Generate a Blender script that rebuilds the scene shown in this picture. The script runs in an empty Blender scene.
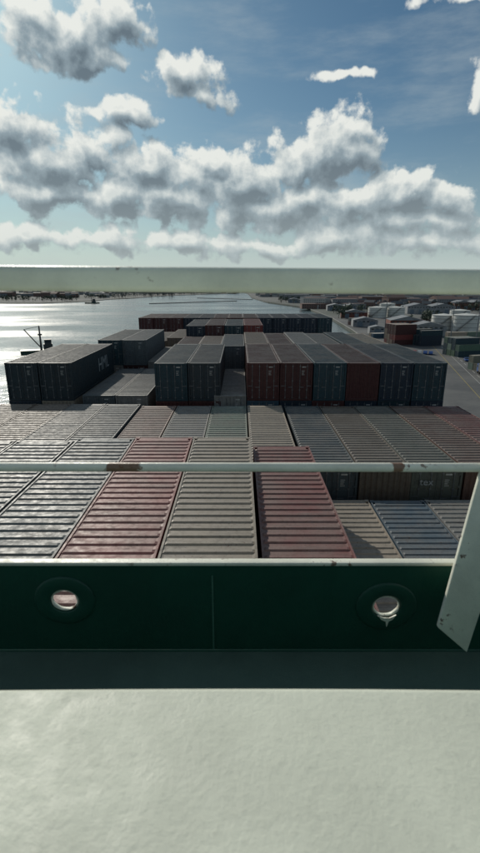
import bpy, math, random
from mathutils import Vector, Matrix
R = random.Random(7)
F=475.0; TH=math.atan(141.5/F); CT,ST=math.cos(TH),math.sin(TH); CZ=32.0
SUN_AZ=-27.0; SUN_EL=29.0

def ground(u,v,H):
    a=TH+math.atan((v-426.5)/F); Y=H/math.tan(a); z=CT*Y+ST*H
    return ((u-240)/F*z, Y)
def atY(u,v,Y):
    a=TH+math.atan((v-426.5)/F); h=Y*math.tan(a); z=CT*Y+ST*h
    return Vector(((u-240)/F*z, Y, CZ-h))
def azel(u,v):
    fw=F*CT+(426.5-v)*ST; up=(426.5-v)*CT-F*ST; x=u-240
    return math.atan2(x,fw), math.atan2(up,math.hypot(fw,x))

scene=bpy.context.scene
# ---------------------------------------------------------------- node helpers
def N(nt,t,**k):
    n=nt.nodes.new(t)
    for a,b in k.items(): setattr(n,a,b)
    return n
def L(nt,a,b): nt.links.new(a,b)
def math_(nt,op,a,b=None,clamp=False,c=None):
    n=N(nt,'ShaderNodeMath',operation=op); n.use_clamp=clamp
    for i,x in enumerate((a,b,c)):
        if x is None: continue
        if isinstance(x,(int,float)): n.inputs[i].default_value=x
        else: L(nt,x,n.inputs[i])
    return n.outputs[0]
def vmath(nt,op,a,b=None):
    n=N(nt,'ShaderNodeVectorMath',operation=op)
    for i,x in enumerate((a,b)):
        if x is None: continue
        if isinstance(x,(tuple,list)): n.inputs[i].default_value=x
        else: L(nt,x,n.inputs[i])
    return n.outputs[1] if op in('LENGTH','DOT_PRODUCT') else n.outputs[0]
def mapr(nt,x,a,b,c=0.0,d=1.0,smooth=True):
    n=N(nt,'ShaderNodeMapRange'); n.interpolation_type='SMOOTHSTEP' if smooth else 'LINEAR'
    L(nt,x,n.inputs[0])
    for i,q in enumerate((a,b,c,d)): n.inputs[i+1].default_value=q
    return n.outputs[0]
def mix(nt,f,a,b):
    n=N(nt,'ShaderNodeMix',data_type='RGBA')
    for s,x in ((0,f),(6,a),(7,b)):
        if isinstance(x,(int,float)): n.inputs[s].default_value=x
        elif isinstance(x,(tuple,list)): n.inputs[s].default_value=(*x[:3],1)
        else: L(nt,x,n.inputs[s])
    return n.outputs[2]
def noise(nt,vec,scale,detail=4,rough=.55,out=0,dim='3D'):
    n=N(nt,'ShaderNodeTexNoise'); n.noise_dimensions=dim; n.inputs['Scale'].default_value=scale
    n.inputs['Detail'].default_value=detail; n.inputs['Roughness'].default_value=rough
    if vec is not None: L(nt,vec,n.inputs['Vector'])
    return n.outputs[out]
def newmat(name):
    m=bpy.data.materials.new(name); m.use_nodes=True
    nt=m.node_tree; b=nt.nodes['Principled BSDF']; return m,nt,b
def simple(name,col,rough=.6,metal=0,var=.25,scale=3.0,bump=0.0,spec=.5):
    m,nt,b=newmat(name)
    tc=N(nt,'ShaderNodeTexCoord'); n=noise(nt,tc.outputs['Object'],scale,4,.6)
    f=mapr(nt,n,.3,.7)
    dark=tuple(c*(1-var) for c in col); lite=tuple(min(1,c*(1+var*.6)) for c in col)
    L(nt,mix(nt,f,dark,lite),b.inputs['Base Color'])
    b.inputs['Roughness'].default_value=rough; b.inputs['Metallic'].default_value=metal
    b.inputs['Specular IOR Level'].default_value=spec
    return m

# ---------------------------------------------------------------- mesh helpers
class MB:
    def __init__(s): s.v=[]; s.f=[]; s.m=[]
    def box(s,x0,x1,y0,y1,z0,z1,mi=0,M=None):
        i=len(s.v)
        vs=[(x0,y0,z0),(x1,y0,z0),(x1,y1,z0),(x0,y1,z0),(x0,y0,z1),(x1,y0,z1),(x1,y1,z1),(x0,y1,z1)]
        if M: vs=[tuple(M@Vector(q)) for q in vs]
        s.v+=vs
        for q in ((0,3,2,1),(4,5,6,7),(0,1,5,4),(1,2,6,5),(2,3,7,6),(3,0,4,7)):
            s.f.append(tuple(i+a for a in q)); s.m.append(mi)
    def poly(s,pts,mi=0):
        i=len(s.v); s.v+=[tuple(p) for p in pts]; s.f.append(tuple(range(i,i+len(pts)))); s.m.append(mi)
    def cyl(s,p0,p1,r0,r1=None,n=12,mi=0,caps=True):
        if r1 is None: r1=r0
        p0=Vector(p0);p1=Vector(p1); d=(p1-p0).normalized(); q=d.to_track_quat('Z','Y')
        i=len(s.v)
        for p,r in((p0,r0),(p1,r1)):
            for k in range(n):
                a=2*math.pi*k/n; s.v.append(tuple(p+q@Vector((r*math.cos(a),r*math.sin(a),0))))
        for k in range(n):
            s.f.append((i+k,i+(k+1)%n,i+n+(k+1)%n,i+n+k)); s.m.append(mi)
        if caps:
            s.f.append(tuple(i+k for k in reversed(range(n)))); s.m.append(mi)
            s.f.append(tuple(i+n+k for k in range(n))); s.m.append(mi)
    def prism(s,pts,axis_vec,mi=0):
        i=len(s.v); n=len(pts); a=Vector(axis_vec)
        s.v+=[tuple(p) for p in pts]; s.v+=[tuple(Vector(p)+a) for p in pts]
        s.f.append(tuple(i+k for k in reversed(range(n)))); s.m.append(mi)
        s.f.append(tuple(i+n+k for k in range(n))); s.m.append(mi)
        for k in range(n):
            s.f.append((i+k,i+(k+1)%n,i+n+(k+1)%n,i+n+k)); s.m.append(mi)
    def mesh(s,name,mats):
        me=bpy.data.meshes.new(name); me.from_pydata(s.v,[],s.f)
        for m in mats: me.materials.append(m)
        me.polygons.foreach_set('material_index',s.m); me.update(); return me
    def obj(s,name,mats,parent=None,loc=None,smooth=False,bevel=0):
        me=s.mesh(name,mats); o=bpy.data.objects.new(name,me); scene.collection.objects.link(o)
        if parent: o.parent=parent
        if loc: o.location=loc
        if smooth:
            for p in me.polygons: p.use_smooth=True
        if bevel:
            b=o.modifiers.new('bevel','BEVEL'); b.width=bevel; b.segments=3; b.limit_method='ANGLE'
            for p in me.polygons: p.use_smooth=True
        return o
def empty(name,loc=(0,0,0),rz=0):
    e=bpy.data.objects.new(name,None); scene.collection.objects.link(e); e.location=loc; e.rotation_euler=(0,0,rz); return e

# ---------------------------------------------------------------- world
w=bpy.data.worlds.new("World"); scene.world=w; w.use_nodes=True
w.cycles.sampling_method='MANUAL'; w.cycles.sample_map_resolution=512
nt=w.node_tree; nt.nodes.clear()
out=N(nt,'ShaderNodeOutputWorld'); bg=N(nt,'ShaderNodeBackground'); bg.inputs[1].default_value=.07
L(nt,bg.outputs[0],out.inputs[0])
sky=N(nt,'ShaderNodeTexSky'); sky.sky_type='NISHITA'; sky.sun_disc=False
sky.sun_elevation=math.radians(SUN_EL); sky.sun_rotation=math.radians(SUN_AZ)
sky.air_density=1.0; sky.dust_density=.7; sky.ozone_density=2.5
tc=N(nt,'ShaderNodeTexCoord')
nrm=vmath(nt,'NORMALIZE',tc.outputs['Generated'])
sp=N(nt,'ShaderNodeSeparateXYZ'); L(nt,nrm,sp.inputs[0])
az=math_(nt,'ARCTAN2',sp.outputs[0],sp.outputs[1]); el=math_(nt,'ARCSINE',sp.outputs[2])
cb=N(nt,'ShaderNodeCombineXYZ'); L(nt,az,cb.inputs[0]); L(nt,el,cb.inputs[1])
P=cb.outputs[0]
ell=[(62,40,48,32),(108,22,38,32),(86,58,40,18),(40,16,34,18),
 (184,78,28,18),(206,96,22,12),(122,114,26,10),
 (12,130,40,32),(45,162,54,34),(96,150,34,22),(42,192,66,17),
 (345,75,28,5),(482,88,14,18),(462,-6,24,6),
 (142,166,46,24),(120,198,40,24),(172,198,52,30),(194,180,44,26),(240,186,50,36),(215,166,32,16),
 (255,210,64,26),(338,152,46,32),(300,164,42,30),(352,134,26,13),(300,200,44,28),
 (350,204,54,28),(400,198,56,26),(444,200,38,20),(420,222,70,15),
 (30,236,54,12),(110,238,52,12),(190,243,56,9),(260,245,70,10),(335,242,74,12),(430,240,70,12)]
g=bpy.data.node_groups.new('cloud_density','ShaderNodeTree')
g.interface.new_socket('P',in_out='INPUT',socket_type='NodeSocketVector')
g.interface.new_socket('D',in_out='OUTPUT',socket_type='NodeSocketFloat')
g.interface.new_socket('M',in_out='OUTPUT',socket_type='NodeSocketFloat')
gi=N(g,'NodeGroupInput'); go=N(g,'NodeGroupOutput'); p=gi.outputs[0]
wn=noise(g,p,9.0,3,.5,out=1,dim='2D'); wv=vmath(g,'MULTIPLY',vmath(g,'SUBTRACT',wn,(.5,.5,.5)),(.07,.05,0)); pw=vmath(g,'ADD',p,wv)
acc=None
for (u,v,ru,rv) in ell:
    a,e=azel(u,v); a1,_=azel(u+ru,v); _,e1=azel(u,v-rv)
    ra=abs(a1-a); re=abs(e1-e)
    d=vmath(g,'MULTIPLY',vmath(g,'SUBTRACT',pw,(a,e,0)),(1/ra,1/re,0))
    m=math_(g,'MULTIPLY_ADD',vmath(g,'LENGTH',d),-min(1.0,.45+re*9),c=min(1.0,.45+re*9))
    if acc is None: acc=m
    else:
        s=N(g,'ShaderNodeMath',operation='SMOOTH_MAX'); s.inputs[2].default_value=.15; L(g,acc,s.inputs[0]); L(g,m,s.inputs[1]); acc=s.outputs[0]
spg=N(g,'ShaderNodeSeparateXYZ'); L(g,p,spg.inputs[0])
ab=math_(g,'ABSOLUTE',spg.outputs[0]); outm=mapr(g,ab,.50,.75)
hi=mapr(g,spg.outputs[1],.50,.75); outm=math_(g,'MAXIMUM',outm,hi)
gn=noise(g,p,2.3,2,.5,dim='2D'); gen=math_(g,'MULTIPLY',math_(g,'SUBTRACT',gn,.58),4.0)
gen=math_(g,'SUBTRACT',math_(g,'MULTIPLY',math_(g,'ADD',gen,1.2),outm),1.2)
acc=math_(g,'MAXIMUM',acc,gen)
f1=noise(g,p,15.0,9,.60,dim='2D')
def voro(sc):
    vo=N(g,'ShaderNodeTexVoronoi'); vo.voronoi_dimensions='2D'; vo.inputs['Scale'].default_value=sc; L(g,pw,vo.inputs['Vector']); return vo.outputs[0]
D=math_(g,'ADD',acc,math_(g,'MULTIPLY',math_(g,'SUBTRACT',f1,.5),2.1))
D=math_(g,'ADD',D,math_(g,'MULTIPLY',math_(g,'SUBTRACT',.45,voro(22)),.50))
D=math_(g,'ADD',D,math_(g,'MULTIPLY',math_(g,'SUBTRACT',.45,voro(55)),.25))
L(g,D,go.inputs[0]); L(g,acc,go.inputs[1])
def dens(vec):
    n=N(nt,'ShaderNodeGroup'); n.node_tree=g; L(nt,vec,n.inputs[0]); return n.outputs
A0=dens(P); A1=dens(vmath(nt,'ADD',P,(-.012,.020,0)))
D0=A0[0]
alpha=mapr(nt,D0,-.24,.18)
dif=math_(nt,'SUBTRACT',D0,A1[0]); difm=math_(nt,'SUBTRACT',A0[1],A1[1])
dif=math_(nt,'MULTIPLY_ADD',difm,.7,c=dif)
lit=mapr(nt,dif,-.75,1.0,smooth=False)
thick=mapr(nt,D0,-.1,1.1)
b=math_(nt,'MULTIPLY_ADD',lit,1.25,c=math_(nt,'MULTIPLY',math_(nt,'SUBTRACT',1.0,thick),.50))
b=math_(nt,'SUBTRACT',b,.40,clamp=True)
ramp=N(nt,'ShaderNodeValToRGB'); L(nt,b,ramp.inputs[0])
cr=ramp.color_ramp; cr.elements[0].position=0; cr.elements[0].color=(1.8,2.4,2.9,1)
cr.elements[1].position=1; cr.elements[1].color=(12.0,12.2,11.5,1)
e2=cr.elements.new(.40); e2.color=(3.8,4.8,5.4,1)
e3=cr.elements.new(.70); e3.color=(7.6,8.4,8.5,1)
skyc=vmath(nt,'MULTIPLY',sky.outputs[0],(.47,.68,.72))
hz=math_(nt,'EXPONENT',math_(nt,'MULTIPLY',math_(nt,'ABSOLUTE',el),-12.0))
skyh=mix(nt,math_(nt,'MULTIPLY',hz,.92),skyc,(6.9,8.2,8.3))
mp=N(nt,'ShaderNodeMapping'); mp.inputs['Scale'].default_value=(2.2,9,1); mp.inputs['Rotation'].default_value=(0,0,.35); L(nt,P,mp.inputs[0])
ci=mapr(nt,noise(nt,mp.outputs[0],1.6,6,.6,dim='2D'),.42,.85,0,.42)
skyh=mix(nt,ci,skyh,(6,7,7.4))
col=mix(nt,math_(nt,'MULTIPLY',alpha,.95),skyh,ramp.outputs[0])
col=mix(nt,math_(nt,'MULTIPLY',hz,.85),col,(8.0,8.9,8.6))
L(nt,col,bg.inputs[0])

sd=Vector((math.sin(math.radians(SUN_AZ))*math.cos(math.radians(SUN_EL)),math.cos(math.radians(SUN_AZ))*math.cos(math.radians(SUN_EL)),math.sin(math.radians(SUN_EL))))
sl=bpy.data.lights.new('sun','SUN'); sl.energy=3.0; sl.angle=math.radians(.5); sl.color=(1,.94,.83)
so=bpy.data.objects.new('sun',sl); scene.collection.objects.link(so); so.rotation_euler=(-sd).to_track_quat('-Z','Y').to_euler(); so.location=(-40,80,90)

# ---------------------------------------------------------------- materials
def container_paint():
    m,nt,b=newmat('container_paint')
    oi=N(nt,'ShaderNodeObjectInfo'); tc=N(nt,'ShaderNodeTexCoord'); ge=N(nt,'ShaderNodeNewGeometry')
    off=N(nt,'ShaderNodeCombineXYZ')
    for i in range(3): L(nt,math_(nt,'MULTIPLY',oi.outputs['Random'],37.0+11*i),off.inputs[i])
    P=vmath(nt,'ADD',tc.outputs['Object'],off.outputs[0])
    sp=N(nt,'ShaderNodeSeparateXYZ'); L(nt,ge.outputs['Normal'],sp.inputs[0])
    up=mapr(nt,sp.outputs[2],.5,.8)
    n1=noise(nt,P,.7,4,.6); n2=noise(nt,P,4.5,5,.65); n3=noise(nt,P,14,3,.7)
    base=oi.outputs['Color']
    dust=math_(nt,'MULTIPLY',up,mapr(nt,n1,.3,.7,.20,.58))
    c=mix(nt,dust,base,(.215,.20,.175))
    c=mix(nt,mapr(nt,n2,.42,.75,0,.5),c,vmath(nt,'MULTIPLY',c,(.45,.45,.47)))
    mp=N(nt,'ShaderNodeMapping'); mp.inputs['Scale'].default_value=(.5,9,1.0); L(nt,P,mp.inputs[0])
    st=noise(nt,mp.outputs[0],.9,4,.6)
    c=mix(nt,math_(nt,'MULTIPLY',up,mapr(nt,st,.48,.8,0,.6)),c,(.075,.068,.058))
    mp2=N(nt,'ShaderNodeMapping'); mp2.inputs['Scale'].default_value=(5,5,.4); L(nt,P,mp2.inputs[0])
    sv=noise(nt,mp2.outputs[0],1.5,3,.6)
    c=mix(nt,math_(nt,'MULTIPLY',math_(nt,'SUBTRACT',1.0,up),mapr(nt,sv,.5,.8,0,.4)),c,(.06,.045,.035))
    rust=mapr(nt,n3,.58,.69,0,.9)
    rust=math_(nt,'MULTIPLY',rust,mapr(nt,n1,.42,.58))
    c=mix(nt,rust,c,(.085,.04,.022))
    L(nt,c,b.inputs['Base Color'])
    L(nt,mapr(nt,n2,.3,.7,.48,.68),b.inputs['Roughness'])
    b.inputs['Specular IOR Level'].default_value=.36
    bp=N(nt,'ShaderNodeBump'); bp.inputs['Strength'].default_value=.08; bp.inputs['Distance'].default_value=.015
    L(nt,n2,bp.inputs['Height']); L(nt,bp.outputs[0],b.inputs['Normal'])
    return m
M_cont=container_paint()
M_rod=simple('galvanised_steel',(.18,.19,.20),.5,.5)
M_plac=simple('white_marking',(.40,.40,.38),.6,var=.3)
M_letter=simple('faded_lettering',(.30,.32,.33),.6,var=.3)
M_gask=simple('rubber_gasket',(.02,.02,.02),.7)

def container_mesh(name,Ln,Hc,lod=0):
    b=MB(); W=1.22; t=.11
    for sx in(-1,1):
        for y in(0,Ln-t):
            xa,xb=sorted((sx*W,sx*(W-t))); b.box(xa,xb,y,y+t,.12,Hc-.12)
        for y in(-.004,Ln-.174):
            for z in(0,Hc-.12):
                xa,xb=sorted((sx*(W+.004),sx*(W-.17))); b.box(xa,xb,y,y+.178,z,z+.122)
        xa,xb=sorted((sx*W,sx*(W-.06)))
        b.box(xa,xb,.174,Ln-.174,Hc-.10,Hc-.012); b.box(xa,xb,.174,Ln-.174,0,.15)
    for y in(.0,Ln-.10):
        b.box(-W+.17,W-.17,y,y+.10,Hc-.13,Hc-.014); b.box(-W+.17,W-.17,y,y+.10,0,.14)
    b.box(-W+.17,W-.17,.102,.32,Hc-.05,Hc-.02); b.box(-W+.17,W-.17,Ln-.32,Ln-.102,Hc-.05,Hc-.02)
    y=.32; e=Ln-.32; n=int(round((e-y)/.40)); pt=(e-y)/n
    prof=[]
    for k in range(n):
        y0=y+k*pt
        prof+= [(y0,Hc-.050),(y0+pt*.48,Hc-.050),(y0+pt*.60,Hc-.010),(y0+pt*.88,Hc-.010)]
    prof.append((e,Hc-.050))
    xs=W-.06; xi=W-.13
    base=len(b.v)
    for (yy,zz) in prof: b.v+=[(-xs,yy,Hc-.04),(-xi,yy,zz),(xi,yy,zz),(xs,yy,Hc-.04)]
    for k in range(len(prof)-1):
        for j in range(3):
            a=base+4*k+j; b.f.append((a,a+1,a+5,a+4)); b.m.append(0)
    for sx in(-1,1):
        y=.12; e=Ln-.12; n=int((e-y)/.28); pt=(e-y)/n; prof=[]
        for k in range(n):
            y0=y+k*pt; prof+=[(y0,0),(y0+pt*.27,0),(y0+pt*.5,.036),(y0+pt*.77,.036)]
        prof.append((e,0)); base=len(b.v)
        for yy,dd in prof:
            x=sx*(W-.012-dd); b.v+=[(x,yy,.13),(x,yy,Hc-.09)]
        for k in range(len(prof)-1):
            a=base+2*k; q=(a,a+2,a+3,a+1); b.f.append(q if sx>0 else q[::-1]); b.m.append(0)
    prof=[]; x=-W+.11; e=W-.11; n=8; pt=(e-x)/n
    for k in range(n):
        x0=x+k*pt; prof+=[(x0,0),(x0+pt*.27,0),(x0+pt*.5,.045),(x0+pt*.77,.045)]
    prof.append((e,0)); base=len(b.v)
    for xx,dd in prof: b.v+=[(xx,Ln-.02-dd,.13),(xx,Ln-.02-dd,Hc-.1)]
    for k in range(len(prof)-1):
        a=base+2*k; b.f.append((a+2,a,a+1,a+3)); b.m.append(0)
    for sx in(-1,1):
        xa,xb=sorted((sx*.012,sx*(W-.125))); b.box(xa,xb,.05,.075,.15,Hc-.14)
        zs=[.2+(Hc-.4)*k/5 for k in range(6)]
        for k in range(5): b.box(xa+.06,xb-.06,.034,.05,zs[k]+.04,zs[k+1]-.04)
        for q in(.28,.82):
            x=sx*q; b.cyl((x,.012,.10),(x,.012,Hc-.10),.018,n=6,mi=1)
            for z in(.22,.8,1.5,Hc-.3): b.box(x-.05,x+.05,.0,.033,z,z+.06,1)
            b.box(x-.02 if sx>0 else x-.32, x+.32 if sx>0 else x+.02, -.012,.006,1.02+.1*(q>.5),1.06+.1*(q>.5),1)
        for z in(.3,.95,1.6,Hc-.35): 
            xa,xb=sorted((sx*(W-.02),sx*(W-.2))); b.box(xa,xb,-.006,.03,z,z+.09)
    b.box(-.012,.012,.055,.07,.15,Hc-.14,3)
    b.poly([(.42,.030,Hc-.36),(.72,.030,Hc-.36),(.72,.030,Hc-.28),(.42,.030,Hc-.28)],2)
    for k in range(4): b.poly([(.40,.030,Hc-.62-k*.1),(.62-.03*(k%3),.030,Hc-.62-k*.1),(.62-.03*(k%3),.030,Hc-.585-k*.1),(.40,.030,Hc-.585-k*.1)],2)
    b.box(-W+.07,W-.07,.12,Ln-.12,.05,.12)
    return b.mesh(name,[M_cont,M_rod,M_plac,M_gask])
ME={(12.19,2.59):container_mesh('container_40ft',12.19,2.59),(12.19,2.9):container_mesh('container_40ft_high',12.19,2.9)}
def container(xc,y0,ztop,col,Ln=12.19,Hc=2.59,flip=False,rz=0):
    o=bpy.data.objects.new('shipping_container',ME[(Ln,Hc)]); scene.collection.objects.link(o)
    j=R.uniform(.85,1.1)
    o.color=(col[0]*j,col[1]*j,col[2]*j,1)
    if rz: o.location=(xc,y0,ztop-Hc); o.rotation_euler=(0,0,rz)
    elif flip: o.location=(xc,y0+Ln,ztop-Hc); o.rotation_euler=(0,0,math.pi)
    else: o.location=(xc,y0,ztop-Hc)
    return o
RED=(.31,.085,.08); TAN=(.32,.27,.21); DRED=(.17,.035,.033); BGREY=(.085,.115,.13); NAVY=(.012,.026,.045); TEAL=(.015,.045,.06)
MAR=(.062,.018,.018); GGR=(.18,.24,.19); BRN=(.22,.165,.125); GREY=(.20,.20,.19); BLUE=(.035,.08,.12); PINK=(.27,.175,.145); OLV=(.19,.185,.14); DGREY=(.08,.10,.11)
pal=[NAVY,TEAL,MAR,BRN,GREY,BLUE,DRED,TAN,DGREY,NAVY,MAR]
PT=2.52
def colx(k): return .49+PT*k+PT/2
DECK=12.6
def stack(k,y0,h,top,shift=0,Hc=2.59,flip=False,Ln=12.19,full=False,below=None,n=2):
    z=CZ-h; i=0; first=None
    while z-2.59>DECK-.3:
        if i==0: c=top; H_=Hc
        else: c=(below if (below and i==1) else R.choice(pal)); H_=2.59
        if i<n or full or k in(-7,5):
            o=container(colx(k)+shift+R.uniform(-.02,.02),y0+R.uniform(-.05,.05),z,c,Ln,H_,flip if i==0 else R.random()<.5)
            if i==0: first=o
        z-=H_+.025; i+=1
    return first
Y1=7.5
b1={-7:(BGREY,6.5,-.12),-6:(BGREY,6.45,-.12),-5:(DGREY,6.5,-.12),-4:(BGREY,6.5,-.12),-3:(BGREY,6.38,0),-2:(RED,6.35,0),-1:(TAN,6.35,0),
    0:(DRED,6.76,.03),1:(TAN,9.35,.3),2:(BLUE,9.35,.3),3:(GREY,9.35,.3),4:(TAN,9.35,.3),5:(GREY,9.35,.3)}
for k,(c,h,s) in b1.items(): stack(k,Y1,h,c,s,full=True)
Y2=21.0
b2={-7:(BRN,8.2),-6:(BRN,8.2),-5:(GREY,8.2),-4:(DGREY,8.2),-3:(PINK,8.35),-2:(GREY,8.35),-1:(GGR,8.35),0:(TAN,8.3),1:(DGREY,8.35),2:(BRN,8.35),3:(OLV,8.35),4:(BRN,8.35),5:(RED,8.35)}
o2={}
for k,(c,h) in b2.items(): o2[k]=stack(k,Y2,h,c,.12 if k>0 else 0,below=[NAVY,MAR,TEAL][k%3],flip=(k in(2,4)))
for k in(1,2,3,4,5): o2[k].color=(*[(.05,.07,.08),(.11,.09,.07),(.09,.10,.085),(.12,.07,.055),(.16,.05,.045)][k-1],1)
Y3=35.5
for k in range(-7,6):
    if k>=0: stack(k,Y3,5.6,[MAR,MAR,TEAL,MAR,NAVY,TEAL][k],0,2.9,below=[BLUE,NAVY,MAR,NAVY,TEAL,NAVY][k],flip=(k==3))
    elif k in(-7,-6): last_left=stack(k,Y3,5.6,(.018,.033,.042),-.6,2.9)
    elif k in(-3,-2): stack(k,Y3,5.62,[TEAL,(.025,.04,.05)][k+3],.6,2.9)
    else: stack(k,Y3,8.1,[DGREY,GREY,BGREY,0,0,0,GREY][k+5] or GREY,0)
Y4=49.2
for k in range(-7,6):
    if k>=0: stack(k,Y4,5.75+.15*(k%2),R.choice([BRN,GREY,TAN,MAR,TEAL]),0)
    else: stack(k,Y4,{-7:8.2,-6:5.4,-5:5.4,-4:7.6,-3:6.3,-2:6.2,-1:6.0}[k],{-7:BRN,-6:TEAL,-5:DGREY,-4:GREY,-3:MAR,-2:BRN,-1:DGREY}[k],0)
Y5=63.0
for k in range(-7,6):
    h={-3:5.1,-2:5.0,-1:5.05,0:5.0,-7:8,-6:8,-5:7,-4:6.6}.get(k,7.2)
    stack(k,Y5,h,{-3:NAVY,-2:MAR,-1:TEAL,0:DRED,3:BLUE,1:GREY,4:MAR}.get(k,BRN),0,full=(k in(-3,-2,-1,0)))
Y6=82.0
for k in range(-7,6): stack(k,Y6,5.3,R.choice([MAR,NAVY,TEAL,NAVY,MAR,NAVY]),0,2.9,n=3,below=R.choice([NAVY,TEAL,MAR]))
Y7=96.5
for k in range(-6,5): stack(k,Y7,8.1,R.choice([MAR,NAVY,TEAL,BRN,GREY]),0)
def lettering(parent,txt,loc,rot,size):
    cu=bpy.data.curves.new('lettering','FONT'); cu.body=txt; cu.size=size; cu.extrude=.004; cu.align_x='CENTER'; cu.align_y='CENTER'
    cu.materials.append(M_letter); o=bpy.data.objects.new('lettering',cu); scene.collection.objects.link(o)
    o.location=loc; o.rotation_euler=rot; bpy.context.view_layer.update()
    o.parent=parent; o.matrix_parent_inverse=parent.matrix_world.inverted(); return o
bpy.context.view_layer.update()
lettering(o2[3],'tex',(colx(3)+.12-.55,Y2-.09,CZ-9.0),(math.pi/2,0,0),.5)
lettering(last_left,'HML',(colx(-6)-.6+1.225,44.3,CZ-7.0),(math.pi/2,0,math.pi/2),1.7)

# ---------------------------------------------------------------- ship
M_hull=simple('hull_paint',(.012,.05,.035),.5,var=.3,scale=.4)
M_boot=simple('antifouling',(.16,.03,.025),.7)
M_deck=simple('deck_paint',(.03,.07,.05),.6,var=.5,scale=.8)
M_steel=simple('dark_steel',(.05,.055,.055),.6,var=.4)
M_cream=simple('superstructure_paint',(.62,.62,.52),.5,var=.08,scale=1)
ship=empty('container_ship')
def outline(dz):
    pts=[]
    for y in(-60,60,85,100): 
        hw={-60:17,60:17,85:17,100:14.6}[y]; pts.append((hw,y))
    pts+=[(10.5,112),(6,121),(0,130-8*(12.6-dz)/12.6)]
    return [(x-.8,y) for x,y in pts]+[(-x-.8,y) for x,y in pts[-2::-1]]
b=MB(); lv=[-1.5,2.5,12.6,13.7]; rings=[]
for z in lv:
    o=outline(min(z,12.6)); rings.append(len(b.v)); b.v+=[(x,y,z) for x,y in o]
n=len(outline(0))
for li in range(3):
    for k in range(n):
        a=rings[li]; c=rings[li+1]; b.f.append((a+k,a+(k+1)%n,c+(k+1)%n,c+k)); b.m.append(1 if li==0 else 0)
b.obj('hull',[M_hull,M_boot],ship)
b=MB(); b.poly([(x,y,12.58) for x,y in outline(12.6)]); b.obj('main_deck',[M_deck],ship)
b=MB()
for y in(Y1+12.55,Y2+12.9,Y3+12.6,Y4+12.7,Y5+12.9,Y5+16.5,Y6+13):
    for k in range(-7,7):
        x=.49+PT*k
        b.box(x-.08,x+.08,y,y+.14,DECK,19.4)
    for z in(15.2,17.6,19.4): b.box(-17.3,15.8,y-.15,y+.55,z,z+.12)
    for k in range(-7,6,1):
        x=.49+PT*k
        b.cyl((x+.2,y-.2,17.7),(x+2.3,y-.2,21.2),.018,n=5); b.cyl((x+2.3,y-.2,17.7),(x+.2,y-.2,21.2),.018,n=5)
b.obj('lashing_bridge',[M_steel],ship)
b=MB(); b.box(-17.4,15.8,-14,1.195,12.6,30.90); b.obj('accommodation_block',[M_cream],ship)
b=MB()
for fl in range(5):
    for k in range(12): b.box(-15.6+k*2.6,-15.0+k*2.6,1.19,1.205,14.5+fl*3,15.3+fl*3)
b.obj('cabin_windows',[M_gask],ship)
b=MB(); b.cyl((-.8,117,12.6),(-.8,117,23.5),.35,.2); b.box(-2.3,.7,116.8,117.2,21,21.3); b.box(-1.8,.2,116.4,117.6,14.5,14.7); b.obj('fore_mast',[M_cream],ship)
for s in(-1,1):
    b=MB(); b.cyl((-.8+s*4,112,12.6),(-.8+s*4,112,13.8),.7); b.cyl((-.8+s*4-1,112,13.5),(-.8+s*4+1,112,13.5),.5); b.obj('anchor_windlass',[M_steel],ship)

# bridge wing in front of the camera ------------------------------------------
def worn_paint(name,col,rustamt=.5,rough=.45,chips=(.12,.05,.025),bump=.3,sc=1.0,th=.62,spec=.5,grime=.18,spots=()):
    m,nt,b=newmat(name); tc=N(nt,'ShaderNodeTexCoord'); P=tc.outputs['Object']
    n1=noise(nt,P,3*sc,6,.6); n2=noise(nt,P,22*sc,6,.65); n3=noise(nt,P,110*sc,4,.6)
    c=mix(nt,mapr(nt,n1,.3,.7),tuple(x*.84 for x in col),tuple(min(1,x*1.08) for x in col))
    r=math_(nt,'MULTIPLY',mapr(nt,n2,th,th+.06),mapr(nt,n1,.5,.62)); r=math_(nt,'MULTIPLY',r,rustamt)
    c=mix(nt,r,c,chips)
    for (pos,rad) in spots:      # local corrosion patches
        d=vmath(nt,'LENGTH',vmath(nt,'MULTIPLY',vmath(nt,'SUBTRACT',P,pos),(1/rad,8,30)))
        q=math_(nt,'SUBTRACT',math_(nt,'MULTIPLY_ADD',n2,1.8,c=.05),d)
        c=mix(nt,mapr(nt,q,.0,.25,0,.9),c,(.16,.06,.02))
    c=mix(nt,mapr(nt,n3,.55,.8,0,grime),c,tuple(x*.5 for x in col))
    L(nt,c,b.inputs['Base Color']); L(nt,mapr(nt,n2,.3,.7,rough*.8,rough*1.2),b.inputs['Roughness'])
    b.inputs['Specular IOR Level'].default_value=spec
    bp=N(nt,'ShaderNodeBump'); bp.inputs['Strength'].default_value=bump; bp.inputs['Distance'].default_value=.003
    L(nt,math_(nt,'MULTIPLY_ADD',n3,.8,c=math_(nt,'MULTIPLY',n2,.5)),bp.inputs['Height']); L(nt,bp.outputs[0],b.inputs['Normal'])
    return m
zr=CZ-1.2*math.tan(TH+math.atan((467.5-426.5)/F))
sp1=atY(124,467,1.19); sp2=atY(398,467,1.19)
M_rail=worn_paint('cream_rail_paint',(.78,.78,.66),.95,sc=2.0,th=.56)
M_mid=worn_paint('cream_middle_rail_paint',(.78,.78,.66),.9,sc=2.0,th=.58,spots=[((sp1.x,1.19,zr+.004),.055),((sp2.x,1.19,zr),.018)])
M_top=worn_paint('cream_handrail_paint',(.84,.86,.70),.8,sc=2.6,th=.64)
M_ledge=worn_paint('cream_ledge_paint',(.60,.63,.53),.0,rough=.58,bump=.40,sc=1.0,spec=.25,grime=.3)
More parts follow.
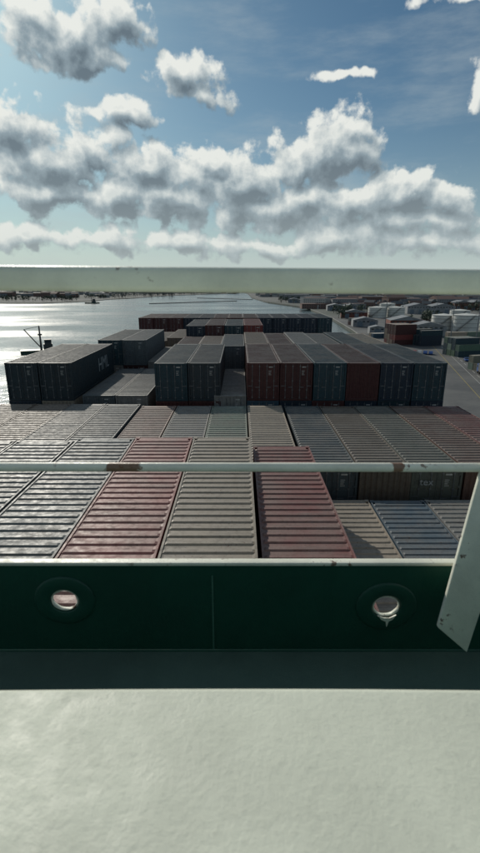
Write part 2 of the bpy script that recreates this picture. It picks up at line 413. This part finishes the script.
M_green=worn_paint('green_bulwark_paint',(.0065,.068,.045),.15,rough=.5,sc=1.4,chips=(.03,.06,.05))
M_greend=worn_paint('green_deck_paint',(.09,.15,.125),.3,rough=.55,sc=1.4,chips=(.07,.09,.08))
M_weld=worn_paint('weld_seam_paint',(.07,.17,.13),.2,rough=.5,sc=2)

ZB=CZ-1.2*math.tan(TH+math.atan((562-426.5)/F))
ZD=CZ-1.072
bw=empty('bulwark')
holes=[atY(65,600,1.2),atY(386,606,1.2)]
b=MB(); yw=1.2; s=.12; z0=ZD; z1=ZB-.010
def rect(x0,x1,za,zb): b.poly([(x0,yw,za),(x1,yw,za),(x1,yw,zb),(x0,yw,zb)])
cur=-3.2
for h in holes:
    rect(cur,h.x-s,z0,z1)
    if h.z-s>z0: rect(h.x-s,h.x+s,z0,h.z-s)
    zl=max(z0,h.z-s); zh=min(z1,h.z+s)
    if zh<z1: rect(h.x-s,h.x+s,zh,z1)
    nn=48; r=.040
    angs=[2*math.pi*k/nn for k in range(nn)]+[math.atan2(cz_,cx_)%(2*math.pi) for cx_ in(-s,s) for cz_ in(zh-h.z,zl-h.z)]
    angs=sorted(set(angs)); nn=len(angs)
    inner=[];outer=[]
    for a in angs:
        c_,s_=math.cos(a),math.sin(a)
        inner.append((h.x+r*c_,yw,h.z+r*s_*.86))
        t=1e9
        if abs(c_)>1e-6: t=min(t,s/abs(c_))
        if s_>1e-6: t=min(t,(zh-h.z)/s_)
        if s_<-1e-6: t=min(t,(zl-h.z)/s_)
        outer.append((h.x+t*c_,yw,h.z+t*s_))
    for k in range(nn):
        j=(k+1)%nn; b.poly([outer[k],outer[j],inner[j],inner[k]])
        b.poly([inner[k],inner[j],(inner[j][0],yw+.014,inner[j][2]),(inner[k][0],yw+.014,inner[k][2])])
    cur=h.x+s
rect(cur,3.2,z0,z1)
b.obj('bulwark_plate',[M_green],bw)
for h in holes:
    b=MB(); nn=48; prof=[(.042,0.0),(.042,-.004),(.046,-.006),(.083,-.006),(.089,-.003),(.090,-.0005)]
    base=len(b.v)
    for k in range(nn):
        a=2*math.pi*k/nn
        for r_,d in prof: b.v.append((h.x+r_*math.cos(a),yw+d-.0005,h.z+r_*math.sin(a)*.9))
    m_=len(prof)
    for k in range(nn):
        j=(k+1)%nn
        for q in range(m_-1): b.f.append((base+k*m_+q,base+j*m_+q,base+j*m_+q+1,base+k*m_+q+1)); b.m.append(0)
    b.obj('hole_collar',[M_green],bw,smooth=True)
    b=MB(); mm=8
    for k in range(nn):
        a=2*math.pi*k/nn; wob=1+.35*math.sin(3*a+h.x*9)+.25*math.sin(7*a)
        for q in range(mm):
            t=2*math.pi*q/mm; rr=.0390+.0035*math.cos(t)*wob; b.v.append((h.x+rr*math.cos(a),yw+.004+.007*math.sin(t),h.z+rr*math.sin(a)*.86))
    for k in range(nn):
        for q in range(mm): b.f.append((k*mm+q,k*mm+(q+1)%mm,((k+1)%nn)*mm+(q+1)%mm,((k+1)%nn)*mm+q)); b.m.append(0)
    b.obj('hole_lip',[M_rail],bw,smooth=True)
h=holes[1]
b=MB(); b.prism([(h.x-.026,yw-.011,h.z-.026),(h.x-.008,yw-.011,h.z-.034),(h.x+.010,yw-.011,h.z-.035),(h.x+.029,yw-.011,h.z-.024),(h.x+.020,yw-.011,h.z-.040),(h.x+.009,yw-.011,h.z-.046),(h.x+.004,yw-.011,h.z-.066),(h.x+.0,yw-.011,h.z-.047),(h.x-.014,yw-.011,h.z-.040)],(0,.004,0)); b.obj('paint_drip',[M_rail],bw)
b=MB(); b.box(-3.2,3.2,yw-.006,yw+.02,ZB-.0105,ZB); b.obj('capping_bar',[M_rail],bw,bevel=.003)
b=MB(); b.box(-.083,-.078,yw-.003,yw-.0002,ZD+.002,ZB-.045); b.obj('weld_seam',[M_weld],bw)
b=MB(); b.cyl((-3.2,yw-.002,ZD),(3.2,yw-.002,ZD),.006,n=10); b.obj('deck_weld',[M_green],bw,smooth=True)
b=MB(); b.box(-17.4,15.8,-14,1.199,30.902,ZD); b.obj('bridge_wing_deck',[M_greend],ship)
rl=empty('deck_railing')
b=MB(); b.cyl((-3.2,1.2,zr+.006),(3.2,1.2,zr-.004),.0125,n=20); b.obj('middle_rail',[M_mid],rl,smooth=True)
t0=atY(492,432,1.205); t1=atY(540,432,1.205); b0=atY(438,628,1.09); b1_=atY(467,653,1.09)
b=MB(); b.prism([t0,t1,b1_,b0],(0,.014,0)); b.obj('stanchion_brace',[M_rail],rl,bevel=.003)
for x in(-2.2,2.2): 
    b=MB(); b.box(x-.03,x+.03,1.19,1.21,ZB,zr); b.obj('stanchion',[M_rail],rl)
ra=empty('upper_handrail')
zc=CZ+.0065
b=MB(); b.box(-1.6,1.6,.585,.615,zc-.0145,zc+.0145); o=b.obj('handrail_bar',[M_top],ra,bevel=.008)
o.rotation_euler=(0,math.radians(.45),0)
o.location=(-math.sin(math.radians(.45))*CZ,0,.0)
for x in(-1.5,1.5):
    b=MB(); b.box(x-.02,x+.02,.59,.61,31.5,CZ-.02); b.obj('handrail_post',[M_top],ra)
b=MB(); pts=[]
for k in range(41):
    x=-1.7+3.4*k/40; pts.append((x,.500-.010*(x/.5)**2*.6 if abs(x)<1.2 else .465,31.46))
pts+=[(1.7,-.5,31.46),(-1.7,-.5,31.46)]
b.prism(pts,(0,0,.04)); lg=b.obj('painted_steel_ledge',[M_ledge],bevel=.014)
b=MB(); b.box(-1.65,1.65,.38,.42,ZD,31.46); o=b.obj('ledge_support',[M_green],lg)

# ---------------------------------------------------------------- water & land
def water_mat():
    m,nt,b=newmat('sea_water'); tc=N(nt,'ShaderNodeTexCoord'); P=tc.outputs['Object']
    b.inputs['Base Color'].default_value=(.05,.085,.09,1); b.inputs['Specular IOR Level'].default_value=.36
    n1=noise(nt,P,.25,5,.6); mp=N(nt,'ShaderNodeMapping'); mp.inputs['Scale'].default_value=(.4,1.0,1); L(nt,P,mp.inputs[0]); n2=noise(nt,mp.outputs[0],.012,5,.6)
    bp=N(nt,'ShaderNodeBump'); bp.inputs['Strength'].default_value=.4; bp.inputs['Distance'].default_value=.7
    L(nt,n1,bp.inputs['Height']); L(nt,bp.outputs[0],b.inputs['Normal'])
    L(nt,mapr(nt,n2,.40,.60,.16,.30),b.inputs['Roughness'])
    return m
b=MB(); S=40000; b.poly([(-S,-3000,0),(S,-3000,0),(S,S,0),(-S,S,0)]); b.obj('sea_water',[water_mat()])
def land_mat():
    m,nt,b=newmat('land'); tc=N(nt,'ShaderNodeTexCoord'); P=tc.outputs['Object']
    n1=noise(nt,P,.006,5,.6); n2=noise(nt,P,.05,5,.6)
    c=mix(nt,mapr(nt,n1,.42,.58),(.05,.065,.05),(.13,.13,.13)); c=mix(nt,mapr(nt,n2,.45,.65),c,(.08,.09,.08))
    L(nt,c,b.inputs['Base Color']); b.inputs['Roughness'].default_value=.95; return m
M_land=land_mat(); M_conc=simple('quay_concrete',(.28,.28,.26),.85,scale=.3)
edge=[(19,-400),(19,70),ground(372,345,30),ground(352,330,30),ground(332,318,30),ground(305,307,30),ground(268,302,30),ground(252,297.5,30)]
b=MB(); poly=edge+[ground(248,293.6,30),(0,2600),(40000,40000),(40000,-400)]
b.prism([(x,y,-3) for x,y in poly],(0,0,5),0); b.obj('harbour_ground',[M_land])
lp=[(10,2500),ground(236,293.4,31),ground(198,294.4,31),ground(160,296.0,31),ground(135,298.0,31),ground(105,299.5,31),ground(95,301,31),ground(40,303,31),(-470,880),(-3000,800),(-40000,800),(-40000,40000),(39000,40000)]
b=MB(); b.prism([(x,y,-3) for x,y in lp][::-1],(0,0,4)); b.obj('far_shore_ground',[M_land])
for (ua,va,ub,vb) in((150,303.5,236,301.0),(198,298.0,252,299.4)):
    b=MB(); p0=ground(ua,va,31.5); p1=ground(ub,vb,31.5); d=(Vector(p1)-Vector(p0)).normalized(); nn=Vector((-d.y,d.x))*3
    b.prism([(p0[0]-nn.x,p0[1]-nn.y,-2),(p1[0]-nn.x,p1[1]-nn.y,-2),(p1[0]+nn.x,p1[1]+nn.y,-2),(p0[0]+nn.x,p0[1]+nn.y,-2)],(0,0,3.2)); b.obj('breakwater',[M_conc])
def asphalt():
    m,nt,b=newmat('asphalt'); tc=N(nt,'ShaderNodeTexCoord'); P=tc.outputs['Object']
    n1=noise(nt,P,.04,6,.65); n2=noise(nt,P,1.2,5,.6)
    c=mix(nt,mapr(nt,n1,.35,.65),(.055,.058,.06),(.115,.115,.11)); c=mix(nt,mapr(nt,n2,.5,.8,0,.5),c,(.04,.04,.04))
    L(nt,c,b.inputs['Base Color']); b.inputs['Roughness'].default_value=.75; return m
M_asph=asphalt(); M_line=simple('road_paint',(.45,.45,.42),.7); M_yel=simple('yellow_paint',(.35,.27,.06),.7)
ap=[(19.6,-300),(19.6,70.2),(edge[2][0]+.8,edge[2][1]),(edge[3][0]+.8,edge[3][1]),(edge[4][0]+1,edge[4][1]),(230,470),(260,-300)]
b=MB(); b.poly([(x,y,2.02) for x,y in ap]); b.obj('quay_apron',[M_asph])
b=MB()
for i in range(1,5):
    a=Vector((*edge[i],0)); c=Vector((*edge[i+1],0))
    d=(c-a).normalized(); q=Vector((d.y,-d.x,0))*.6
    b.prism([a+Vector((0,0,2.0)),c+Vector((0,0,2.0)),c+q+Vector((0,0,2.0)),a+q+Vector((0,0,2.0))],(0,0,.25))
b.obj('quay_kerb',[M_conc])
b=MB()
qd=(Vector(edge[2])-Vector((19,70))).normalized(); qn=Vector((qd.y,-qd.x))
def strip(off,s0,s1,wd,mi):
    o=Vector((19,70))
    p=[o+qd*s0+qn*off,o+qd*s1+qn*off,o+qd*s1+qn*(off+wd),o+qd*s0+qn*(off+wd)]
    b.poly([(x,y,2.026) for x,y in reversed(p)],mi)
for off in(6,8.5,30): strip(off,-60,190,.18,1)
for off in(36,40,44,55,59): 
    for k in range(28): strip(off,-60+k*9,-60+k*9+5,.18,0)
strip(34,-60,190,.15,0); strip(48,-60,190,.15,0); strip(63,-60,190,.15,0)
b.obj('road_markings',[M_line,M_yel])
b=MB(); o_=Vector((19,70))
for off in(50,65.5):
    p=[o_+qd*(-60)+qn*off,o_+qd*190+qn*off,o_+qd*190+qn*(off+2),o_+qd*(-60)+qn*(off+2)]
    b.prism([(x,y,2.0) for x,y in p],(0,0,.15))
b.obj('traffic_island_kerb',[M_conc])
# ---------------------------------------------------------------- trees / town
M_leafA=simple('foliage_dark',(.04,.06,.04),.9,scale=.3,var=.5); M_leafB=simple('foliage_light',(.07,.09,.06),.9,scale=.3,var=.4); M_bark=simple('bark',(.08,.06,.045),.9)
M_leafHaze=simple('foliage_far_hazed',(.07,.09,.09),.9,scale=.3,var=.3)  # distance haze painted into the leaf colour as a paler, bluer green
def tree(b,x,y,z,h,q=40):
    b.cyl((x,y,z),(x,y,z+h*.45),h*.035,h*.015,n=5,mi=2,caps=False)
    for k in range(3):
        a=R.uniform(0,6.28); b.cyl((x,y,z+h*.3),(x+math.cos(a)*h*.2,y+math.sin(a)*h*.2,z+h*.62),h*.015,h*.006,n=4,mi=2,caps=False)
    cl=[(R.uniform(-.2,.2)*h,R.uniform(-.2,.2)*h,R.uniform(.42,.85)*h,R.uniform(.12,.22)*h) for _ in range(6)]
    for k in range(q):
        c=R.choice(cl); d=Vector((R.gauss(0,1),R.gauss(0,1),R.gauss(0,1))).normalized()*c[3]*R.uniform(.6,1.05)
        p=Vector((x+c[0],y+c[1],z+c[2]))+d; s=h*R.uniform(.05,.09)
        e1=Vector((R.gauss(0,1),R.gauss(0,1),R.gauss(0,1))).normalized(); e2=e1.orthogonal().normalized()
        b.poly([p-e1*s-e2*s*.6,p+e1*s-e2*s,p+e1*s*.8+e2*s,p-e1*s+e2*s*.7],1 if d.z>0 and R.random()<.7 else 0)
def clump(cu,cv,su,sv,n,H,z,hh=(6,12),q=24,vmin=296.5,umin=-99):
    for _ in range(n):
        u=R.gauss(cu,su); v=max(vmin,R.gauss(cv,sv))
        if u<umin: u=umin+R.random()*10
        X,Y=ground(u,v,H); tree(b,X,Y,z,R.uniform(*hh),q)
b=MB()
for cu,cv,su,sv,n in[(300,301,14,1.2,60),(345,303,12,1.5,50),(330,306,10,1,30),(420,305,18,2,60),(470,310,16,2,50),(390,300,25,1,60),(480,301,25,1.2,60),(352,313,9,1,24),(428,323,10,1,20),(340,318,3,1,6)]:
    clump(cu,cv,su,sv,n,30,2,umin=278)
b.obj('distant_tree_line',[M_leafA,M_leafB,M_bark])
b=MB()
for cu,cv,su,sv,n in[(10,300,25,1.2,110),(60,300,16,1,60),(100,298,8,.6,30),(-40,300,20,1,40)]:
    for _ in range(n):
        u=min(118,R.gauss(cu,su)); v=min(301.5,max(295.5,R.gauss(cv,sv)))
        if u>85: v=min(v,298.5)
        X,Y=ground(u,v,31); tree(b,X,Y,1,R.uniform(5,11),22)
b.obj('distant_tree_line',[M_leafA,M_leafB,M_bark])
b=MB()
for _ in range(620):
    u=R.uniform(112,250); lim=298-(u-135)*.055 if u<160 else 296-(u-160)*.036
    if R.random()<.25: u=R.uniform(150,175)
    v=R.uniform(292.2,max(292.6,lim-.4)) if u<240 else R.uniform(292.2,293)
    X,Y=ground(u,v,31); tree(b,X,Y,1,R.uniform(7,13),14)
for _ in range(400):
    X,Y=ground(R.uniform(255,500),R.uniform(292.5,296),30); tree(b,X,Y,2,R.uniform(6,12),14)
b.obj('distant_tree_line',[M_leafHaze,M_leafHaze,M_bark])
TM=[simple('town_wall_pale',(.42,.42,.40),.8),simple('town_wall_brick',(.16,.10,.085),.8),simple('town_wall_grey',(.22,.23,.24),.8),simple('town_roof_dark',(.09,.10,.11),.7),simple('town_roof_tile',(.15,.095,.08),.8),simple('town_window',(.03,.04,.05),.2)]
def house(b,x,y,z,wx,wy,h,rz):
    M=Matrix.Translation((x,y,z))@Matrix.Rotation(rz,4,'Z'); mi=R.choice((0,1,2,2)); 
    b.box(-wx/2,wx/2,-wy/2,wy/2,0,h,mi,M)
    r=R.choice((3,3,4)); hh=min(wy*.35,4) if wx<30 else .6
    P=[(-wx/2-.3,-wy/2-.3,h),(wx/2+.3,-wy/2-.3,h),(wx/2+.3,wy/2+.3,h),(-wx/2-.3,wy/2+.3,h),(-wx/2-.3,0,h+hh),(wx/2+.3,0,h+hh)]
    P=[M@Vector(p) for p in P]
    for q in((0,1,5,4),(2,3,4,5),(0,4,3),(1,2,5)): b.poly([P[i] for i in q],r)
    fl=max(1,int(h/3))
    for f in range(fl):
        nw=max(2,int(wx/3))
        for k in range(nw):
            xx=-wx/2+(k+.5)*wx/nw; b.poly([M@Vector(p) for p in((xx-.5,-wy/2-.03,f*3+1),(xx+.5,-wy/2-.03,f*3+1),(xx+.5,-wy/2-.03,f*3+2.3),(xx-.5,-wy/2-.03,f*3+2.3))],5)
b=MB()
for _ in range(950):
    u=R.uniform(262,520)
    v=R.uniform(293,309) if u>315 else R.uniform(293,300.5)
    if u<285: v=R.uniform(293,297)
    X,Y=ground(u,v,30); big=R.random()<.2
    house(b,X,Y,2,R.uniform(20,50) if big else R.uniform(8,16),R.uniform(12,22) if big else R.uniform(7,10),R.uniform(4,9) if not big else R.uniform(6,14),R.uniform(-.6,.6))
for u,v,h in[(345,296,28),(372,295.5,24),(441,295,30),(452,296,24),(405,294.5,34),(318,295,22),(300,294,28),(280,293.5,30),(385,297,20),(468,295,32),(330,294,34),(425,296,26)]:
    X,Y=ground(u,v,30); house(b,X,Y,2,22,16,h,.2)
b.obj('distant_town',TM)
b=MB()
for _ in range(190):
    u=R.uniform(-60,235); v=R.uniform(292.4,298) if u<110 else R.uniform(292.6,293.6); X,Y=ground(u,v,31); big=R.random()<.35
    house(b,X,Y,1,R.uniform(20,50) if big else 12,R.uniform(12,25) if big else 8,R.uniform(5,13),R.uniform(-.4,.4))
b.obj('distant_town',TM)
M_tank=simple('tank_white',(.60,.60,.56),.55,var=.15,scale=.2); M_tank2=simple('tank_grey',(.42,.44,.43),.6,var=.15,scale=.2)
def tank(x,y,r,h,mat):
    e=empty('storage_tank',(x,y,2.02))
    b=MB(); b.cyl((0,0,0),(0,0,h),r,n=40); o=b.obj('shell',[mat],e)
    b=MB(); b.cyl((0,0,h),(0,0,h+r*.12),r*1.01,.3,n=40); b.obj('roof',[mat],e)
    b=MB()
    for z in(h*.25,h*.5,h*.75,h-.25):
        for k in range(40):
            a0=2*math.pi*k/40; a1=2*math.pi*(k+1)/40
            A=[(math.cos(a)*q,math.sin(a)*q) for a in(a0,a1) for q in(r+.005,r+.22)]
            b.prism([(A[0][0],A[0][1],z),(A[1][0],A[1][1],z),(A[3][0],A[3][1],z),(A[2][0],A[2][1],z)],(0,0,.15))
    b.obj('wind_girders',[M_rod],e)
    b=MB()
    for k in range(26):
        a=-2.6+k*.05; b.box(r,r+1,-.4,.4,h*k/26,h*k/26+.15,0,Matrix.Rotation(a,4,'Z'))
        b.box(r+.95,r+1,-.4,.4,h*k/26+.9,h*k/26+1.0,0,Matrix.Rotation(a,4,'Z'))
    b.obj('spiral_stair',[M_rod],e)
for (u,v,wp,hp,m) in[(379,318,18,10,M_tank),(398,318,17,10,M_tank),(389,312,15,8,M_tank),(409,313,13,7,M_tank2),(447,330,23,14,M_tank),(470,332,26,16,M_tank),(497,331,26,15,M_tank),(463,321,19,10,M_tank)]:
    X,Y=ground(u,v,30); z=Y*CT+30*ST; tank(X,Y+wp/2/F*z,wp/2/F*z,hp/F*z,m)
M_wall1=simple('cladding_brown',(.14,.07,.05),.7,scale=.3); M_wall2=simple('cladding_grey',(.25,.26,.27),.7,scale=.3); M_wall3=simple('brick_red',(.17,.055,.04),.8,scale=1); M_roof=simple('roof_sheet',(.2,.21,.22),.6,scale=.2); M_door=simple('roller_door',(.12,.16,.2),.6)
def warehouse(x,y,wx,wy,h,wall,rz=0):
    e=empty('warehouse',(x,y,2.02),rz)
    b=MB(); b.box(-wx/2,wx/2,-wy/2,wy/2,0,h)
    k=-wx/2+.6
    while k<wx/2: b.box(k,k+.18,-wy/2-.08,-wy/2-.002,.1,h-.1); k+=1.6
    b.obj('walls',[wall],e)
    b=MB(); nb=max(1,int(wx/18)); bw_=wx/nb
    for i in range(nb):
        xa=-wx/2+i*bw_; b.prism([(xa-.15,-wy/2-.4,h+.003),(xa+bw_-.2,-wy/2-.4,h+.003),(xa+bw_/2,-wy/2-.4,h+bw_*.12)],(0,wy+.8,0))
    b.obj('roof',[M_roof],e)
    b=MB(); k=-wx/2+3
    while k<wx/2-5: b.box(k,k+4,-wy/2-.14,-wy/2-.085,.05,min(4.5,h-1)); k+=9
    b.obj('doors',[M_door],e)
    b=MB(); k=-wx/2+1
    while k<wx/2-2: b.box(k,k+1.6,-wy/2-.12,-wy/2-.085,h-1.6,h-.7); k+=3
    b.obj('windows',[TM[5]],e)
for u,v,wx,wy,h,m in[(345,311,40,22,6,M_wall2),(322,306,36,20,6,M_wall1),(432,314,50,25,8,M_wall2),(366,327,18,12,5,M_wall2),(300,303,40,20,6,M_wall2),(480,310,60,30,9,M_wall1),(408,333,22,16,8,M_wall3),(430,336,20,14,6,M_wall2),(355,318,24,12,5,M_wall3),(378,334,10,8,4,M_wall2)]:
    X,Y=ground(u,v,30); warehouse(X,Y+wy/2,wx,wy,h,m,-.1)
def yard(u,v,rows,cols,tiers,pl,rz=.25):
    X,Y=ground(u,v,30)
    for i in range(cols):
        for j in range(rows):
            for t in range(R.randint(max(1,tiers-1),tiers)):
                ax=Vector((math.cos(rz),math.sin(rz))); ay=Vector((-math.sin(rz),math.cos(rz)))
                p=Vector((X,Y))+ax*(i*12.6)+ay*(j*2.7)
                container(p.x,p.y,2.02+2.6*(t+1),R.choice(pl),rz=rz-math.pi/2)
yard(393,345,4,1,4,[MAR,MAR,DRED,BRN]); yard(419,346,4,1,3,[NAVY,TEAL,DGREY,NAVY])
yard(456,357,4,1,3,[(.08,.14,.10),GGR,TEAL,(.1,.16,.1)]); yard(480,372,3,1,2,[OLV,GGR])
yard(452,343,3,2,2,[GGR,TAN,GREY]); yard(372,338,2,1,1,[BLUE,TAN]); yard(440,328,2,2,2,[NAVY,MAR,BLUE]); yard(350,325,2,1,2,[MAR,GREY])
M_galv=M_rod
for u,v,h in[(356,322,22),(384,338,24),(420,330,24),(449,350,22),(475,345,24),(320,309,25),(436,316,25),(404,309,24)]:
    X,Y=ground(u,v,30); e=empty('floodlight_mast',(X,Y,2))
    b=MB(); b.cyl((0,0,0),(0,0,h),.3,.14,n=8); b.obj('mast',[M_galv],e)
    b=MB(); b.box(-1.6,1.6,-.15,.15,h,h+.25); 
    for k in range(5): b.box(-1.5+k*.7,-1.1+k*.7,-.5,-.16,h-.25,h+.2)
    b.obj('lamp_heads',[M_galv],e)
M_tyre=simple('tyre',(.02,.02,.02),.9); M_glass=simple('vehicle_glass',(.02,.03,.04),.1)
def paint(n,c): return simple(n,c,.35,var=.05)
VC=[paint('car_paint_white',(.6,.6,.6)),paint('car_paint_red',(.3,.03,.03)),paint('car_paint_dark',(.04,.045,.05)),paint('car_paint_blue',(.03,.08,.25)),paint('car_paint_silver',(.4,.41,.42))]
def wheels(b,xs,ys,r,w,mi):
    for x in xs:
        for s in ys: b.cyl((x,s-w/2,r),(x,s+w/2,r),r,n=14,mi=mi)
def car(x,y,rz):
    b=MB(); pr=[(-2.1,.35),(-2.15,.8),(-1.6,.95),(-1.0,1.42),(.5,1.45),(1.15,.98),(2.0,.85),(2.15,.6),(2.1,.35)]
    b.prism([(a,-.85,c) for a,c in pr][::-1],(0,1.7,0),0)
    for s in(-.856,.853): b.prism([(-1.4,s,.98),(-.95,s,1.36),(.45,s,1.38),(.95,s,.99)],(0,.003,0),1)
    b.poly([(.56,-.7,1.44),(.56,.7,1.44),(1.16,.7,1.0),(1.16,-.7,1.0)],1)
    wheels(b,(-1.35,1.35),(-.78,.78),.33,.2,2)
    o=b.obj('car',[R.choice(VC),M_glass,M_tyre],loc=(x,y,2.03)); o.rotation_euler=(0,0,rz)
def truck(x,y,rz,col):
    b=MB(); b.prism([(5.2,-1.2,.7),(7.4,-1.2,.7),(7.45,-1.2,2.0),(7.2,-1.2,3.3),(5.2,-1.2,3.5)][::-1],(0,2.4,0),0)
    b.box(-7,5,-.5,.5,.9,1.15,3); b.box(-6.9,-6.6,-1.2,1.2,.8,1.2,3)
    b.poly([(7.452,-1,2.05),(7.452,1,2.05),(7.25,1,3.1),(7.25,-1,3.1)],1); b.box(5.6,6.9,-1.21,1.21,2.0,2.9,1)
    wheels(b,(-6,-4.7,-3.4,3.6,6.4),(-1.0,1.0),.5,.35,2)
    o=b.obj('container_truck',[R.choice(VC),M_glass,M_tyre,M_steel],loc=(x,y,2.03)); o.rotation_euler=(0,0,rz)
    c=container(0,0,2.59,col); c.name='load'; c.parent=o; c.location=(4.9,0,1.16); c.rotation_euler=(0,0,math.pi/2)
rq=math.atan2(qd.y,qd.x)
def onroad(off,s): p=o_+qd*s+qn*off; return p.x,p.y
for off,s,c in((42,60,BLUE),(38,105,GREY),(57,82,MAR)): x,y=onroad(off,s); truck(x,y,rq,c)
for off,s in((38,30),(46,48),(57,40),(61,60),(42,85),(53,115),(38,140)): x,y=onroad(off,s); car(x,y,rq+(math.pi if R.random()<.5 else 0))
for u in range(8): 
    X,Y=ground(392+u*5.5,352+u*.35,30); car(X,Y,1.2)
def boat(x,y,rz,s,crane=True):
    e=empty('work_boat',(x,y,0),rz)
    b=MB(); pl=[(-9,-3),(6,-3),(9,-1.6),(10.5,0),(9,1.6),(6,3),(-9,3)]
    b.prism([(a*s,c*s,-.6) for a,c in pl],(0,0,2.2*s)); b.obj('hull',[M_hull],e)
    b=MB(); b.box(1*s,5*s,-2*s,2*s,1.6*s,4.2*s); b.box(1.6*s,4.6*s,-1.6*s,1.6*s,4.2*s,6.2*s,0); b.box(1.55*s,4.65*s,-1.65*s,1.65*s,5*s,5.8*s,1); b.obj('wheelhouse',[M_steel,M_glass],e)
    b=MB(); b.cyl((0,0,1.6*s),(0,0,12.5*s),.5*s,.3*s,n=8)
    if crane:
        for k in range(9):
            t=k/9; a=(-.5+-6*t,0,3+8*t); c=(-.5-6*(t+.11),0,3+8*(t+.11))
            for q in(-.6,.6): b.cyl((a[0]*s,q*s,a[2]*s),(c[0]*s,q*s,c[2]*s),.22*s,n=5)
            b.cyl((a[0]*s,-.6*s,a[2]*s),(c[0]*s,.6*s,(c[2])*s),.15*s,n=5)
        b.cyl((0,0,12.3*s),(-6.5*s,0,11*s),.1*s,n=5)
        for k in range(5): b.cyl((0,-1.2*s,(4+k*1.8)*s),(0,1.2*s,(4.9+k*1.8)*s),.16*s,n=5)
        b.box(-.9*s,.9*s,-.9*s,.9*s,8.2*s,8.9*s)
    b.cyl((0,-2*s,10*s),(0,2*s,10*s),.18*s,n=6); b.obj('mast_and_crane',[M_steel],e)
X,Y=ground(42,353,32); boat(X,Y,.4,1.05)
X,Y=ground(92,303.5,32); boat(X,Y,.1,1.3,False)
for u in(285,356,420): 
    X,Y=ground(u,291,30); X*=.5;Y*=.5
    e=empty('factory_chimney',(X,Y,2)); b=MB(); b.cyl((0,0,0),(0,0,30),2.0,1.3,n=16); b.obj('stack',[M_tank2],e)
    b=MB(); b.cyl((0,0,27),(0,0,28.5),1.6,1.5,n=16); b.obj('band',[M_wall1],e)

# ---------------------------------------------------------------- camera
cd=bpy.data.cameras.new('camera'); cam=bpy.data.objects.new('camera',cd); scene.collection.objects.link(cam)
cd.sensor_fit='VERTICAL'; cd.sensor_height=36; cd.lens=F/853*36; cd.clip_start=.02; cd.clip_end=60000
cam.location=(0,0,CZ); cam.rotation_euler=(math.pi/2-TH,0,0)
cd.dof.use_dof=True; cd.dof.focus_distance=35; cd.dof.aperture_fstop=8
scene.camera=cam
scene.view_settings.view_transform='Standard'; scene.view_settings.look='None'; scene.view_settings.exposure=0
